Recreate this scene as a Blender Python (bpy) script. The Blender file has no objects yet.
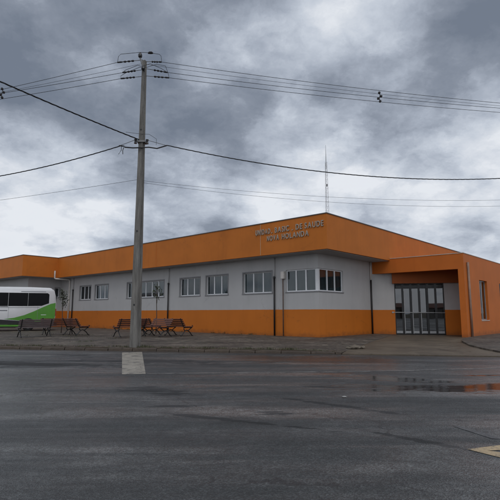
import bpy, bmesh, math, random
from mathutils import Vector, Matrix, noise
random.seed(7)
S = bpy.context.scene
COL = S.collection
R = math.radians

# ------------------------------------------------------------------ helpers
def link(o, parent=None):
    COL.objects.link(o)
    if parent is not None:
        o.parent = parent
    return o

def tag(o, label=None, cat=None, group=None, kind=None):
    if label: o['label'] = label
    if cat: o['category'] = cat
    if group: o['group'] = group
    if kind: o['kind'] = kind
    return o

def empty(name, loc=(0, 0, 0), rz=0.0):
    o = bpy.data.objects.new(name, None)
    o.location = loc
    o.rotation_euler = (0, 0, rz)
    return link(o)

def copy_tree(o, parent=None):
    c = o.copy()
    COL.objects.link(c)
    if parent is not None:
        c.parent = parent
    for ch in list(o.children):
        copy_tree(ch, c)
    return c

class MB:
    def __init__(s): s.bm = bmesh.new()
    def box(s, a, b, M=None):
        x0, y0, z0 = a; x1, y1, z1 = b
        v = [s.bm.verts.new((x, y, z)) for x in (x0, x1) for y in (y0, y1) for z in (z0, z1)]
        for f in ((0,1,3,2),(4,6,7,5),(0,4,5,1),(2,3,7,6),(0,2,6,4),(1,5,7,3)):
            s.bm.faces.new([v[i] for i in f])
        if M is not None: bmesh.ops.transform(s.bm, matrix=M, verts=v)
        return s
    def prism(s, poly, z0, z1, M=None):
        b = [s.bm.verts.new((x, y, z0)) for x, y in poly]
        t = [s.bm.verts.new((x, y, z1)) for x, y in poly]
        n = len(poly)
        s.bm.faces.new(b[::-1]); s.bm.faces.new(t)
        for i in range(n):
            s.bm.faces.new((b[i], b[(i+1) % n], t[(i+1) % n], t[i]))
        if M is not None: bmesh.ops.transform(s.bm, matrix=M, verts=b+t)
        return s
    def tube(s, pts, r, seg=8, closed_ends=True):
        pts = [Vector(p) for p in pts]; n = len(pts)
        rr = r if isinstance(r, (list, tuple)) else [r]*n
        rings = []
        for i, p in enumerate(pts):
            if i == 0: d = pts[1]-p
            elif i == n-1: d = p-pts[i-1]
            else: d = (pts[i+1]-p).normalized()+(p-pts[i-1]).normalized()
            d.normalize()
            up = Vector((0, 0, 1)) if abs(d.z) < .9 else Vector((1, 0, 0))
            a = d.cross(up).normalized(); b = d.cross(a).normalized()
            rings.append([s.bm.verts.new(p+(a*math.cos(2*math.pi*k/seg)+b*math.sin(2*math.pi*k/seg))*rr[i]) for k in range(seg)])
        for i in range(n-1):
            for k in range(seg):
                s.bm.faces.new((rings[i][k], rings[i][(k+1) % seg], rings[i+1][(k+1) % seg], rings[i+1][k]))
        if closed_ends:
            s.bm.faces.new(rings[0][::-1]); s.bm.faces.new(rings[-1])
        return s
    def build(s, name, m, parent=None, bevel=0, smooth=False, loc=None):
        bmesh.ops.recalc_face_normals(s.bm, faces=s.bm.faces)
        if bevel:
            bmesh.ops.bevel(s.bm, geom=[e for e in s.bm.edges if len(e.link_faces) == 2 and e.calc_face_angle(0) > .5], offset=bevel, segments=2, affect='EDGES', clamp_overlap=True)
        me = bpy.data.meshes.new(name)
        s.bm.to_mesh(me); s.bm.free()
        for mm in (m if isinstance(m, (list, tuple)) else [m]): me.materials.append(mm)
        if smooth:
            for p in me.polygons: p.use_smooth = True
        o = bpy.data.objects.new(name, me)
        if loc is not None: o.location = loc
        return link(o, parent)

# ------------------------------------------------------------------ materials
def nt(name):
    m = bpy.data.materials.new(name); m.use_nodes = True
    t = m.node_tree
    return m, t, t.nodes, t.links, t.nodes['Principled BSDF']

def N(t, typ, **kw):
    n = t.nodes.new(typ)
    for k, v in kw.items():
        if k.startswith('i_'):
            key = k[2:]
            n.inputs[int(key) if key.isdigit() else key].default_value = v
        else: setattr(n, k, v)
    return n

def math_n(t, op, a, b=None, c=None, clamp=False):
    n = t.nodes.new('ShaderNodeMath'); n.operation = op; n.use_clamp = clamp
    for i, x in enumerate((a, b, c)):
        if x is None: continue
        if isinstance(x, (int, float)): n.inputs[i].default_value = x
        else: t.links.new(x, n.inputs[i])
    return n.outputs[0]

def ramp(t, fac, stops):
    n = t.nodes.new('ShaderNodeValToRGB')
    e = n.color_ramp.elements
    while len(e) < len(stops): e.new(.5)
    for i, (p, c) in enumerate(stops):
        e[i].position = p
        e[i].color = (c, c, c, 1) if isinstance(c, (int, float)) else (*c, 1)
    t.links.new(fac, n.inputs[0])
    return n.outputs[0]

def maprange(t, x, a, b, c=0., d=1., smooth=True):
    n = t.nodes.new('ShaderNodeMapRange')
    n.interpolation_type = 'SMOOTHSTEP' if smooth else 'LINEAR'
    for i, v in enumerate((x, a, b, c, d)):
        if isinstance(v, (int, float)): n.inputs[i].default_value = v
        else: t.links.new(v, n.inputs[i])
    return n.outputs[0]

def mixc(t, fac, a, b, mode='MIX'):
    n = t.nodes.new('ShaderNodeMix'); n.data_type = 'RGBA'; n.blend_type = mode
    for i, x in ((0, fac), (6, a), (7, b)):
        if isinstance(x, (int, float)): n.inputs[i].default_value = x
        elif isinstance(x, tuple): n.inputs[i].default_value = (*x, 1)
        else: t.links.new(x, n.inputs[i])
    return n.outputs[2]

def noise_n(t, vec, scale, detail=6, rough=.6, dist=0.):
    n = N(t, 'ShaderNodeTexNoise', i_Scale=scale, i_Detail=detail, i_Roughness=rough, i_Distortion=dist)
    if vec is not None: t.links.new(vec, n.inputs['Vector'])
    return n.outputs['Fac']

def mapping(t, vec, scale=(1, 1, 1), rot=(0, 0, 0), loc=(0, 0, 0)):
    n = N(t, 'ShaderNodeMapping')
    n.inputs['Scale'].default_value = scale; n.inputs['Rotation'].default_value = rot; n.inputs['Location'].default_value = loc
    t.links.new(vec, n.inputs['Vector'])
    return n.outputs[0]

def simple(name, col, rough=.6, var=.18, scale=6., bump=.0, bscale=60., metallic=0., spec=.5, stretch=(1, 1, 1)):
    m, t, nodes, links, b = nt(name)
    tc = N(t, 'ShaderNodeTexCoord')
    v = mapping(t, tc.outputs['Object'], stretch)
    f = noise_n(t, v, scale, 7, .65)
    k = maprange(t, f, .3, .7, 1-var, 1+var, False)
    c = mixc(t, 1., tuple(col), k, 'MULTIPLY')
    links.new(c, b.inputs['Base Color'])
    r = maprange(t, f, .3, .7, max(0, rough-.1), min(1, rough+.1), False)
    links.new(r, b.inputs['Roughness'])
    b.inputs['Metallic'].default_value = metallic
    b.inputs['Specular IOR Level'].default_value = spec
    if bump:
        bn = N(t, 'ShaderNodeBump', i_Strength=bump, i_Distance=.01)
        links.new(noise_n(t, v, bscale, 4, .6), bn.inputs['Height'])
        links.new(bn.outputs[0], b.inputs['Normal'])
    return m

def painted_wall(name, upper, lower, zsplit, streak=.10):
    """painted render: two coats meeting at a height, faint rain streaks, splash dirt along the foot"""
    m, t, nodes, links, b = nt(name)
    tc = N(t, 'ShaderNodeTexCoord'); ob = tc.outputs['Object']
    sp = N(t, 'ShaderNodeSeparateXYZ'); links.new(ob, sp.inputs[0]); z = sp.outputs['Z']
    wob = noise_n(t, ob, 3., 3)
    zz = math_n(t, 'ADD', z, math_n(t, 'MULTIPLY', math_n(t, 'SUBTRACT', wob, .5), .02))
    up = maprange(t, zz, zsplit-.004, zsplit+.004)
    col = mixc(t, up, tuple(lower), tuple(upper))
    blot = maprange(t, noise_n(t, ob, .9, 6, .6), .3, .72, 1-streak, 1+streak*.6, False)
    st = maprange(t, noise_n(t, mapping(t, ob, (1.7, 1.7, .13)), 1.6, 8, .72, .3), .46, .78, 1.0, 1-streak*1.1)
    fine = maprange(t, noise_n(t, ob, 34, 4, .7), .3, .7, .955, 1.045, False)
    k = math_n(t, 'MULTIPLY', math_n(t, 'MULTIPLY', blot, st), fine)
    col = mixc(t, 1., col, k, 'MULTIPLY')
    dirt = math_n(t, 'MULTIPLY', maprange(t, math_n(t, 'ADD', z, math_n(t, 'MULTIPLY', noise_n(t, ob, 4., 5), -.5)), -.05, .26, .42, 0.), 1.)
    col = mixc(t, dirt, col, (.075, .045, .03))
    crk = N(t, 'ShaderNodeTexVoronoi', feature='DISTANCE_TO_EDGE', i_Scale=.55)
    wv = N(t, 'ShaderNodeVectorMath', operation='ADD'); nv = N(t, 'ShaderNodeTexNoise', i_Scale=2.2, i_Detail=5., i_Roughness=.65)
    links.new(ob, nv.inputs['Vector']); links.new(ob, wv.inputs[0]); links.new(nv.outputs['Color'], wv.inputs[1]); links.new(wv.outputs[0], crk.inputs['Vector'])
    hair = math_n(t, 'MULTIPLY', maprange(t, crk.outputs['Distance'], .001, .006, .35, 0.), maprange(t, noise_n(t, ob, .5, 3), .5, .62))
    col = mixc(t, hair, col, (.06, .04, .03))
    run = maprange(t, noise_n(t, mapping(t, ob, (3.2, 3.2, .10)), 1.1, 7, .75), .60, .74, 0., .22)
    col = mixc(t, run, col, mixc(t, 1., col, (.52, .50, .50), 'MULTIPLY'))
    links.new(col, b.inputs['Base Color'])
    b.inputs['Roughness'].default_value = .62
    b.inputs['Specular IOR Level'].default_value = .2
    bn = N(t, 'ShaderNodeBump', i_Strength=.25, i_Distance=.006)
    h = math_n(t, 'ADD', noise_n(t, ob, 70, 3, .6), math_n(t, 'MULTIPLY', noise_n(t, ob, 2.2, 3, .5), 1.5))
    links.new(h, bn.inputs['Height']); links.new(bn.outputs[0], b.inputs['Normal'])
    return m

def glass_mat(name, tint, rough=.03, through=.5, added_sheen=.01):
    m, t, nodes, links, b = nt(name)
    nodes.remove(b)
    out = nodes['Material Output']
    tr = N(t, 'ShaderNodeBsdfTransparent'); tr.inputs[0].default_value = (*[c*through for c in tint], 1)
    gl = N(t, 'ShaderNodeBsdfGlossy'); gl.inputs['Roughness'].default_value = rough; gl.inputs[0].default_value = (.95, .97, 1, 1)
    tc = N(t, 'ShaderNodeTexCoord')
    bn = N(t, 'ShaderNodeBump', i_Strength=.05, i_Distance=.02)
    links.new(noise_n(t, tc.outputs['Object'], 1.1, 2, .4), bn.inputs['Height'])
    links.new(bn.outputs[0], gl.inputs['Normal'])
    fr = N(t, 'ShaderNodeFresnel', i_IOR=1.5)
    geo = N(t, 'ShaderNodeNewGeometry')          # the far face of a pane is met from inside: keep the air-to-glass ratio there too
    links.new(maprange(t, geo.outputs['Backfacing'], 0, 1, 1.5, 1/1.5, False), fr.inputs['IOR'])
    f = math_n(t, 'ADD', math_n(t, 'MULTIPLY', fr.outputs[0], 1.0), added_sheen, clamp=True)
    mx = N(t, 'ShaderNodeMixShader')
    links.new(f, mx.inputs[0]); links.new(tr.outputs[0], mx.inputs[1]); links.new(gl.outputs[0], mx.inputs[2])
    links.new(mx.outputs[0], out.inputs['Surface'])
    return m

ORANGE = (.535, .163, .026)
M = {}
M['wall'] = painted_wall('grey and orange wall paint', (.475, .47, .47), (.555, .160, .020), 1.517, .07)
M['fascia'] = painted_wall('orange fascia paint', ORANGE, ORANGE, -50, .11)
M['portico'] = painted_wall('orange portico paint', (.56, .152, .027), (.56, .152, .027), -50, .10)
M['soffit'] = simple('soffit paint', (.36, .35, .35), .8, .15, 2.)
M['coping'] = simple('coping metal', (.10, .085, .08), .5, .3, 3., metallic=.4)
M['flashing'] = simple('pale flashing', (.55, .50, .45), .5, .2, 5.)
M['alu'] = simple('white aluminium', (.74, .75, .77), .4, .06, 8.)
M['alu_grey'] = simple('grey aluminium', (.34, .35, .36), .4, .15, 8., metallic=.3)
M['sill'] = simple('grey stone sill', (.22, .22, .23), .6, .2, 12.)
M['dark_frame'] = simple('black door metal', (.010, .010, .011), .35, .2, 8.)
M['glass'] = glass_mat('window glass', (.80, .88, .90), .03, .75)
M['door_glass'] = glass_mat('door glass', (.30, .34, .36), .015, .3, .10)
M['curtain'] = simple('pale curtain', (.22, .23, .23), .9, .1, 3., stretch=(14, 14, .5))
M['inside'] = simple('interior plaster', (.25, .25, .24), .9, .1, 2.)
M['pipe_white'] = simple('white pipe', (.62, .58, .54), .5, .2, 4.)
M['pipe_dark'] = simple('black pipe', (.012, .011, .012), .45, .3, 6.)
M['pipe_rust'] = simple('brown conduit', (.10, .065, .05), .6, .4, 9.)
M['lintel'] = painted_wall('shade-darkened lintel paint', (.34, .095, .026), (.34, .095, .026), -50, .10)  # orange paint made darker: the shade inside the porch is put into the colour
M['pipe_brown'] = simple('brown grey pipe', (.27, .18, .135), .55, .25, 4.)
M['joint'] = simple('pale orange sealant', (.52, .33, .20), .6, .2, 5.)
M['letter'] = simple('weathered letter metal', (.36, .30, .245), .5, .35, 9.)
M['mast'] = simple('mast galvanised', (.55, .54, .55), .5, .2, 9., metallic=.3)
M['steel'] = simple('galvanised steel', (.20, .20, .20), .5, .3, 9., metallic=.6)
M['insul'] = simple('insulator dark', (.015, .015, .018), .3, .2, 9.)
M['wire'] = simple('wire', (.035, .036, .04), .6, .2, 9.)
M['wood'] = simple('brown bench slats', (.125, .046, .030), .55, .5, 5., stretch=(1, 8, 8))
M['wood_grey'] = simple('greyed bench slats', (.15, .115, .115), .55, .35, 5., stretch=(1, 8, 8))
M['iron'] = simple('black cast iron', (.014, .014, .015), .45, .3, 12.)
M['bus_white'] = simple('white van paint', (.78, .79, .81), .22, .04, 2.)
M['bus_green'] = simple('green van paint', (.075, .27, .022), .25, .12, 1.5)
M['bus_black'] = simple('black plastic', (.012, .012, .013), .45, .2, 5.)
M['bus_glass'] = simple('tinted van glass', (.006, .006, .008), .15, .1, 5., spec=.12)
M['bus_grey'] = simple('grey decal', (.20, .21, .23), .4, .1, 5.)
M['red_lamp'] = simple('red lamp lens', (.32, .018, .012), .2, .1, 5.)
M['rubber'] = simple('tyre rubber', (.015, .015, .015), .85, .2, 20.)
M['bark'] = simple('sapling bark', (.07, .055, .045), .9, .3, 20., bump=.3)
M['rubble'] = simple('pale rubble', (.15, .125, .098), .9, .3, 9., bump=.5)
M['paper'] = simple('litter paper', (.32, .32, .31), .8, .1, 9.)
M['roof_tile'] = simple('clay tile roof', (.16, .07, .05), .8, .3, 3.)
M['house_wall'] = simple('house plaster', (.30, .27, .24), .8, .15, 2.)

def concrete_pole():
    m, t, nodes, links, b = nt('weathered concrete')
    ob = N(t, 'ShaderNodeTexCoord').outputs['Object']
    a = noise_n(t, mapping(t, ob, (6, 6, .7)), 1.4, 8, .7)
    c = ramp(t, a, [(.28, (.072, .069, .064)), (.5, (.168, .160, .148)), (.75, (.28, .268, .248))])
    sp = noise_n(t, ob, 26, 5, .7)
    c = mixc(t, maprange(t, sp, .60, .70), c, (.09, .085, .08))
    links.new(c, b.inputs['Base Color']); b.inputs['Roughness'].default_value = .85
    bn = N(t, 'ShaderNodeBump', i_Strength=.5, i_Distance=.01)
    links.new(noise_n(t, ob, 30, 5, .7), bn.inputs['Height']); links.new(bn.outputs[0], b.inputs['Normal'])
    return m
M['concrete_pole'] = concrete_pole()

def leaf_mat(name, c0, c1):
    m, t, nodes, links, b = nt(name)
    ob = N(t, 'ShaderNodeTexCoord').outputs['Object']
    c = ramp(t, noise_n(t, ob, 3.5, 4), [(.35, c0), (.65, c1)])
    links.new(c, b.inputs['Base Color']); b.inputs['Roughness'].default_value = .6
    return m
M['leaf'] = leaf_mat('sapling leaves', (.018, .028, .012), (.05, .068, .028))
M['weed'] = leaf_mat('weed blades', (.035, .045, .016), (.085, .085, .035))
M['leaf_grey'] = leaf_mat('grey green leaves', (.03, .036, .024), (.085, .095, .062))

# kerb line in world: Y = K0 - K1*X
K0, K1 = 15.95, .186
KN = 1/math.hypot(1, K1)

def asphalt():
    m, t, nodes, links, b = nt('wet asphalt')
    ob = N(t, 'ShaderNodeTexCoord').outputs['Object']
    sp = N(t, 'ShaderNodeSeparateXYZ'); links.new(ob, sp.inputs[0])
    X, Y = sp.outputs['X'], sp.outputs['Y']
    # wet patches: broad, stretched along the street
    sv = mapping(t, ob, (.32, 1.0, 1), (0, 0, R(-10)))
    n1 = noise_n(t, sv, .42, 5, .58, .4)
    trk = noise_n(t, mapping(t, ob, (.16, 1.5, 1), (0, 0, R(40)), (2, 1, 0)), 1.0, 5, .6, .3)      # tyre-worn lanes turning the corner
    lane = noise_n(t, mapping(t, ob, (.10, 1.1, 1), (0, 0, R(8)), (5, 4, 0)), 1.3, 5, .6, .3)        # along the street
    n2 = noise_n(t, mapping(t, ob, (.55, 1.5, 1), (0, 0, R(12)), (7, 3, 0)), 1.1, 9, .70, .8)
    wet = maprange(t, math_n(t, 'ADD', math_n(t, 'MULTIPLY', n1, .40), math_n(t, 'ADD', math_n(t, 'MULTIPLY', trk, .34), math_n(t, 'MULTIPLY', lane, .26))), .41, .58)
    # films of water that never quite drain, their sheen painted in as lighter colour
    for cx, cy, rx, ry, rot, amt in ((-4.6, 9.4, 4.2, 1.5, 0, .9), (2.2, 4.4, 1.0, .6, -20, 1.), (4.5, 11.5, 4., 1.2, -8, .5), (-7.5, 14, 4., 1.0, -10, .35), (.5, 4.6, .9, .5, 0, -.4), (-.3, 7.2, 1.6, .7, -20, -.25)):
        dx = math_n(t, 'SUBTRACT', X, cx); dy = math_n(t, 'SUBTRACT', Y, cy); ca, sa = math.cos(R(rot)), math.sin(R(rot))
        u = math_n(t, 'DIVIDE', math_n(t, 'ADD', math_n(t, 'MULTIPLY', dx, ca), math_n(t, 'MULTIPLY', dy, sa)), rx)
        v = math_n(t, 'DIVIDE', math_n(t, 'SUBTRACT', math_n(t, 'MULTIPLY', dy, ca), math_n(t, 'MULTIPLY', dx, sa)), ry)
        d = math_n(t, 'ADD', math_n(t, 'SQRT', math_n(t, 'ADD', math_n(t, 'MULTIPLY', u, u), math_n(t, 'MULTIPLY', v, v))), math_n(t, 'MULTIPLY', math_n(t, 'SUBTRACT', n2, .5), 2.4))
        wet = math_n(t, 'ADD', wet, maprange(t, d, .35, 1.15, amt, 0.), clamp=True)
    # standing water: low spots where it gathers
    warp = math_n(t, 'SUBTRACT', noise_n(t, mapping(t, ob, (.8, 2.2, 1)), 1.4, 5, .62, .5), .5)
    warp2 = math_n(t, 'SUBTRACT', noise_n(t, mapping(t, ob, (.7, 3.5, 1), (0, 0, 0), (3, 9, 0)), 3.2, 4, .6), .5)
    pud = None
    damp = None
    for cx, cy, rx, ry, rot, full in ((4.2, 8.66, 2.2, .50, 5, 1), (2.6, 8.75, 1.2, .30, -2, 1), (2.9, 9.85, 1.4, .38, -27, 1), (6.4, 8.8, 2.0, .46, 8, 1),
                                (1.55, 8.75, .5, .13, 0, 0), (-1.78, 8.45, .50, .20, -12, 0), (-1.35, 8.0, .42, .11, -8, 0), (-1.1, 6.95, .52, .05, 3, 0), (-4.9, 12.3, .6, .14, -10, 0), (-5.6, 15.1, .7, .2, -10, 0),
                                (.35, 6.5, .26, .10, -12, 0), (1.3, 7.0, .9, .06, -38, 0), (-6.7, 10.3, .7, .09, 0, 0), (5.3, 10.3, .9, .10, 10, 1),
                                (-.3, 6.1, .9, .05, -24, 0), (1.85, 5.1, .55, .045, -42, 0), (-3.2, 13.4, 2.2, .5, -14, 0), (-6.5, 12.6, 2.6, .4, -12, 0)):
        dx = math_n(t, 'SUBTRACT', X, cx); dy = math_n(t, 'SUBTRACT', Y, cy)
        ca, sa = math.cos(R(rot)), math.sin(R(rot))
        if not full: rx, ry = rx*1.25, ry*1.5
        u = math_n(t, 'DIVIDE', math_n(t, 'ADD', math_n(t, 'MULTIPLY', dx, ca), math_n(t, 'MULTIPLY', dy, sa)), rx)
        v = math_n(t, 'DIVIDE', math_n(t, 'SUBTRACT', math_n(t, 'MULTIPLY', dy, ca), math_n(t, 'MULTIPLY', dx, sa)), ry)
        d = math_n(t, 'SQRT', math_n(t, 'ADD', math_n(t, 'MULTIPLY', u, u), math_n(t, 'MULTIPLY', v, v)))
        d = math_n(t, 'ADD', math_n(t, 'ADD', d, math_n(t, 'MULTIPLY', warp, 2.6)), math_n(t, 'MULTIPLY', warp2, 2.6))
        q = maprange(t, d, .70, 1.02, 1., 0.)
        if full: pud = q if pud is None else math_n(t, 'MAXIMUM', pud, q)
        else: damp = q if damp is None else math_n(t, 'MAXIMUM', damp, q)
    # the wet gutter below the kerb
    kd = math_n(t, 'SUBTRACT', K0, math_n(t, 'ADD', Y, math_n(t, 'MULTIPLY', X, K1)))
    gx = math_n(t, 'MULTIPLY', maprange(t, X, -1.6, 0.4), maprange(t, X, 3.0, 5.5, 1., 0.))
    gn = math_n(t, 'ADD', kd, math_n(t, 'MULTIPLY', math_n(t, 'ADD', warp, warp2), 3.4))
    gut = math_n(t, 'MULTIPLY', math_n(t, 'MULTIPLY', maprange(t, gn, .5, 1.0), maprange(t, gn, 2.2, 3.0, 1., 0.)), math_n(t, 'MULTIPLY', gx, .85))
    # aggregate
    vor = N(t, 'ShaderNodeTexVoronoi', i_Scale=75.); links.new(ob, vor.inputs['Vector'])
    agg = vor.outputs['Distance']
    vc = N(t, 'ShaderNodeSeparateColor'); links.new(vor.outputs['Color'], vc.inputs[0])
    fine = noise_n(t, ob, 38, 6, .75)
    mid = noise_n(t, ob, 6.5, 6, .7)
    tone = math_n(t, 'ADD', math_n(t, 'MULTIPLY', n2, .4), math_n(t, 'ADD', math_n(t, 'MULTIPLY', trk, .3), math_n(t, 'MULTIPLY', n1, .3)))
    base = ramp(t, tone, [(.38, (.018, .0205, .021)), (.5, (.040, .044, .045)), (.62, (.088, .092, .093))])
    k = math_n(t, 'MULTIPLY', math_n(t, 'ADD', .62, math_n(t, 'MULTIPLY', math_n(t, 'POWER', vc.outputs[0], 2.), 1.1)), maprange(t, mid, .3, .7, .74, 1.26, False))
    base = mixc(t, 1., base, k, 'MULTIPLY')
    base = mixc(t, maprange(t, wet, 0, 1, .45, .0, False), base, mixc(t, 1., base, (1.7, 1.66, 1.64), 'MULTIPLY'))
    # brown silt washed along the kerb
    silt = math_n(t, 'MULTIPLY', maprange(t, math_n(t, 'ADD', kd, math_n(t, 'MULTIPLY', warp2, 1.4)), .05, .9, 1., 0.), .6)
    added_sheen = maprange(t, wet, .45, 1., 0., .9)  # sky sheen painted into the base colour: asphalt lightened where wet
    base = mixc(t, added_sheen, base, mixc(t, 1., base, (2.05, 2.03, 2.01), 'MULTIPLY'))
    base = mixc(t, silt, base, (.045, .030, .021))
    # cracks
    cr = N(t, 'ShaderNodeTexVoronoi', feature='DISTANCE_TO_EDGE', i_Scale=.42)
    wv = N(t, 'ShaderNodeVectorMath', operation='ADD')
    nv = N(t, 'ShaderNodeTexNoise', i_Scale=1.6, i_Detail=5., i_Roughness=.65); links.new(ob, nv.inputs['Vector'])
    links.new(ob, wv.inputs[0])
    sc = N(t, 'ShaderNodeVectorMath', operation='SCALE', i_Scale=.9); links.new(nv.outputs['Color'], sc.inputs[0]); links.new(sc.outputs[0], wv.inputs[1])
    links.new(wv.outputs[0], cr.inputs['Vector'])
    ck = math_n(t, 'MULTIPLY', maprange(t, cr.outputs['Distance'], .003, .014, 1., 0.), maprange(t, n2, .46, .60))
    base = mixc(t, math_n(t, 'MULTIPLY', ck, .75), base, (.014, .014, .015))
    base = mixc(t, math_n(t, 'MULTIPLY', damp, .85), base, (.012, .012, .012))
    pw = math_n(t, 'MAXIMUM', pud, gut)
    base = mixc(t, math_n(t, 'MULTIPLY', pw, .8), base, (.012, .011, .011))
    links.new(base, b.inputs['Base Color'])
    rough = maprange(t, wet, 0, 1, .58, .17, False)
    rough = math_n(t, 'ADD', rough, math_n(t, 'MULTIPLY', math_n(t, 'SUBTRACT', fine, .5), .25))
    rough = math_n(t, 'ADD', rough, math_n(t, 'MULTIPLY', damp, .25))
    rmix = math_n(t, 'ADD', math_n(t, 'MULTIPLY', rough, math_n(t, 'SUBTRACT', 1., pud)), math_n(t, 'MULTIPLY', pud, math_n(t, 'ADD', .055, maprange(t, warp2, -.1, .25, 0., .12))))
    rmix = math_n(t, 'ADD', math_n(t, 'MULTIPLY', rmix, math_n(t, 'SUBTRACT', 1., gut)), math_n(t, 'MULTIPLY', gut, .14))
    links.new(rmix, b.inputs['Roughness'])
    b.inputs['Specular IOR Level'].default_value = .5
    h = math_n(t, 'ADD', math_n(t, 'MULTIPLY', agg, 1.0), math_n(t, 'MULTIPLY', fine, .8))
    h = math_n(t, 'ADD', h, math_n(t, 'MULTIPLY', mid, .8))
    bs = math_n(t, 'MULTIPLY', math_n(t, 'MULTIPLY', maprange(t, wet, 0, 1, 1., .45, False), math_n(t, 'SUBTRACT', 1.0, math_n(t, 'MULTIPLY', pud, .965))), math_n(t, 'SUBTRACT', 1., math_n(t, 'MULTIPLY', gut, .9)))
    bn = N(t, 'ShaderNodeBump', i_Distance=.013)
    links.new(math_n(t, 'MULTIPLY', bs, .95), bn.inputs['Strength'])
    links.new(h, bn.inputs['Height']); links.new(bn.outputs[0], b.inputs['Normal'])
    return m
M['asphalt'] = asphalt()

def pavement_mat():
    m, t, nodes, links, b = nt('worn stony pavement')
    ob = N(t, 'ShaderNodeTexCoord').outputs['Object']
    sp = N(t, 'ShaderNodeSeparateXYZ'); links.new(ob, sp.inputs[0])
    kd = math_n(t, 'SUBTRACT', math_n(t, 'ADD', sp.outputs['Y'], math_n(t, 'MULTIPLY', sp.outputs['X'], K1)), K0)
    a = noise_n(t, mapping(t, ob, (.6, 1.3, 1)), .8, 8, .68, .4)
    c = ramp(t, a, [(.34, (.042, .033, .026)), (.5, (.086, .070, .055)), (.67, (.150, .126, .102))])
    vor = N(t, 'ShaderNodeTexVoronoi', i_Scale=7.); links.new(ob, vor.inputs['Vector'])
    vc = N(t, 'ShaderNodeSeparateColor'); links.new(vor.outputs['Color'], vc.inputs[0])
    c = mixc(t, 1., c, maprange(t, vc.outputs[0], 0, 1, .58, 1.42, False), 'MULTIPLY')
    c = mixc(t, 1., c, maprange(t, noise_n(t, ob, 28, 5, .75), .3, .7, .75, 1.25, False), 'MULTIPLY')
    c = mixc(t, maprange(t, noise_n(t, mapping(t, ob, (.5, 1.6, 1), (0, 0, R(-10)), (2, 8, 0)), 1.3, 7, .66), .5, .68, 0., .6), c, (.040, .034, .028))
    soil = maprange(t, math_n(t, 'ADD', kd, math_n(t, 'MULTIPLY', math_n(t, 'SUBTRACT', noise_n(t, ob, 1.7, 6, .65), .5), 2.6)), .15, 1.0, .8, 0.)
    c = mixc(t, soil, c, (.060, .038, .022))
    moss = maprange(t, noise_n(t, mapping(t, ob, (1, 1, 1), (0, 0, 0), (11, 5, 0)), .6, 6, .6), .56, .70, 0., .55)
    c = mixc(t, moss, c, (.040, .042, .026))
    links.new(c, b.inputs['Base Color'])
    links.new(maprange(t, a, .3, .7, .55, .85, False), b.inputs['Roughness'])
    bn = N(t, 'ShaderNodeBump', i_Strength=.7, i_Distance=.02)
    h = math_n(t, 'ADD', vor.outputs['Distance'], math_n(t, 'MULTIPLY', noise_n(t, ob, 22, 6, .75), 1.2))
    links.new(h, bn.inputs['Height']); links.new(bn.outputs[0], b.inputs['Normal'])
    return m
M['pavement'] = pavement_mat()

def concrete(name, lo, hi, rough=.6):
    m, t, nodes, links, b = nt(name)
    ob = N(t, 'ShaderNodeTexCoord').outputs['Object']
    a = noise_n(t, mapping(t, ob, (.9, .9, .9)), .9, 8, .68, .6)
    c = ramp(t, a, [(.32, lo), (.7, hi)])
    c = mixc(t, 1., c, maprange(t, noise_n(t, ob, 24, 5, .75), .3, .7, .82, 1.18, False), 'MULTIPLY')
    c = mixc(t, maprange(t, noise_n(t, ob, 3.1, 6, .7, .5), .56, .70, 0., .6), c, tuple(x*.45 for x in lo))
    links.new(c, b.inputs['Base Color'])
    links.new(maprange(t, a, .3, .7, rough-.2, rough+.1, False), b.inputs['Roughness'])
    bn = N(t, 'ShaderNodeBump', i_Strength=.5, i_Distance=.012)
    links.new(noise_n(t, ob, 26, 6, .75), bn.inputs['Height']); links.new(bn.outputs[0], b.inputs['Normal'])
    return m
M['drive'] = concrete('tan concrete', (.060, .046, .030), (.140, .110, .076))
M['kerb'] = concrete('dirty kerb stone', (.040, .028, .020), (.10, .078, .060), .8)
M['earth'] = concrete('bare earth and weeds', (.05, .045, .025), (.11, .085, .05), .9)

def paint_mat(name, col, wear):
    m, t, nodes, links, b = nt(name)
    ob = N(t, 'ShaderNodeTexCoord').outputs['Object']
    w = math_n(t, 'ADD', math_n(t, 'MULTIPLY', noise_n(t, ob, 3.2, 8, .75, .4), .6), math_n(t, 'MULTIPLY', noise_n(t, ob, 32, 5, .8), .4))
    f = maprange(t, w, wear-.05, wear+.05)
    c = mixc(t, f, (.06, .06, .062), tuple(col))
    c = mixc(t, 1., c, maprange(t, noise_n(t, ob, 1.5, 6, .7), .3, .7, .72, 1.15, False), 'MULTIPLY')
    links.new(c, b.inputs['Base Color']); b.inputs['Roughness'].default_value = .5
    bn = N(t, 'ShaderNodeBump', i_Strength=.4, i_Distance=.006)
    links.new(noise_n(t, ob, 40, 5, .75), bn.inputs['Height']); links.new(bn.outputs[0], b.inputs['Normal'])
    return m
M['white_mark'] = paint_mat('worn white road paint', (.34, .31, .26), .455)
M['line_mark'] = paint_mat('worn thin line paint', (.26, .25, .24), .49)
M['faint_mark'] = paint_mat('nearly gone road paint', (.16, .16, .16), .52)
M['yellow_mark'] = paint_mat('worn cream road paint', (.47, .35, .20), .445)

# ------------------------------------------------------------------ sheets of ground
def kd_of(x, y): return (y - K0 + K1*x)*KN

def pave_z(x, y):
    d = max(0, min(1, kd_of(x, y)/5.2))
    return .105 + .145*d + .012*(noise.noise(Vector((x*.8, y*.8, 0))))*(1 if .05 < d < .98 else 0)

def drive_z(x, y):
    d = max(0, min(1, (kd_of(x, y)+.05)/8.0))
    return .03 + .185*(d**.8)

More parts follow.
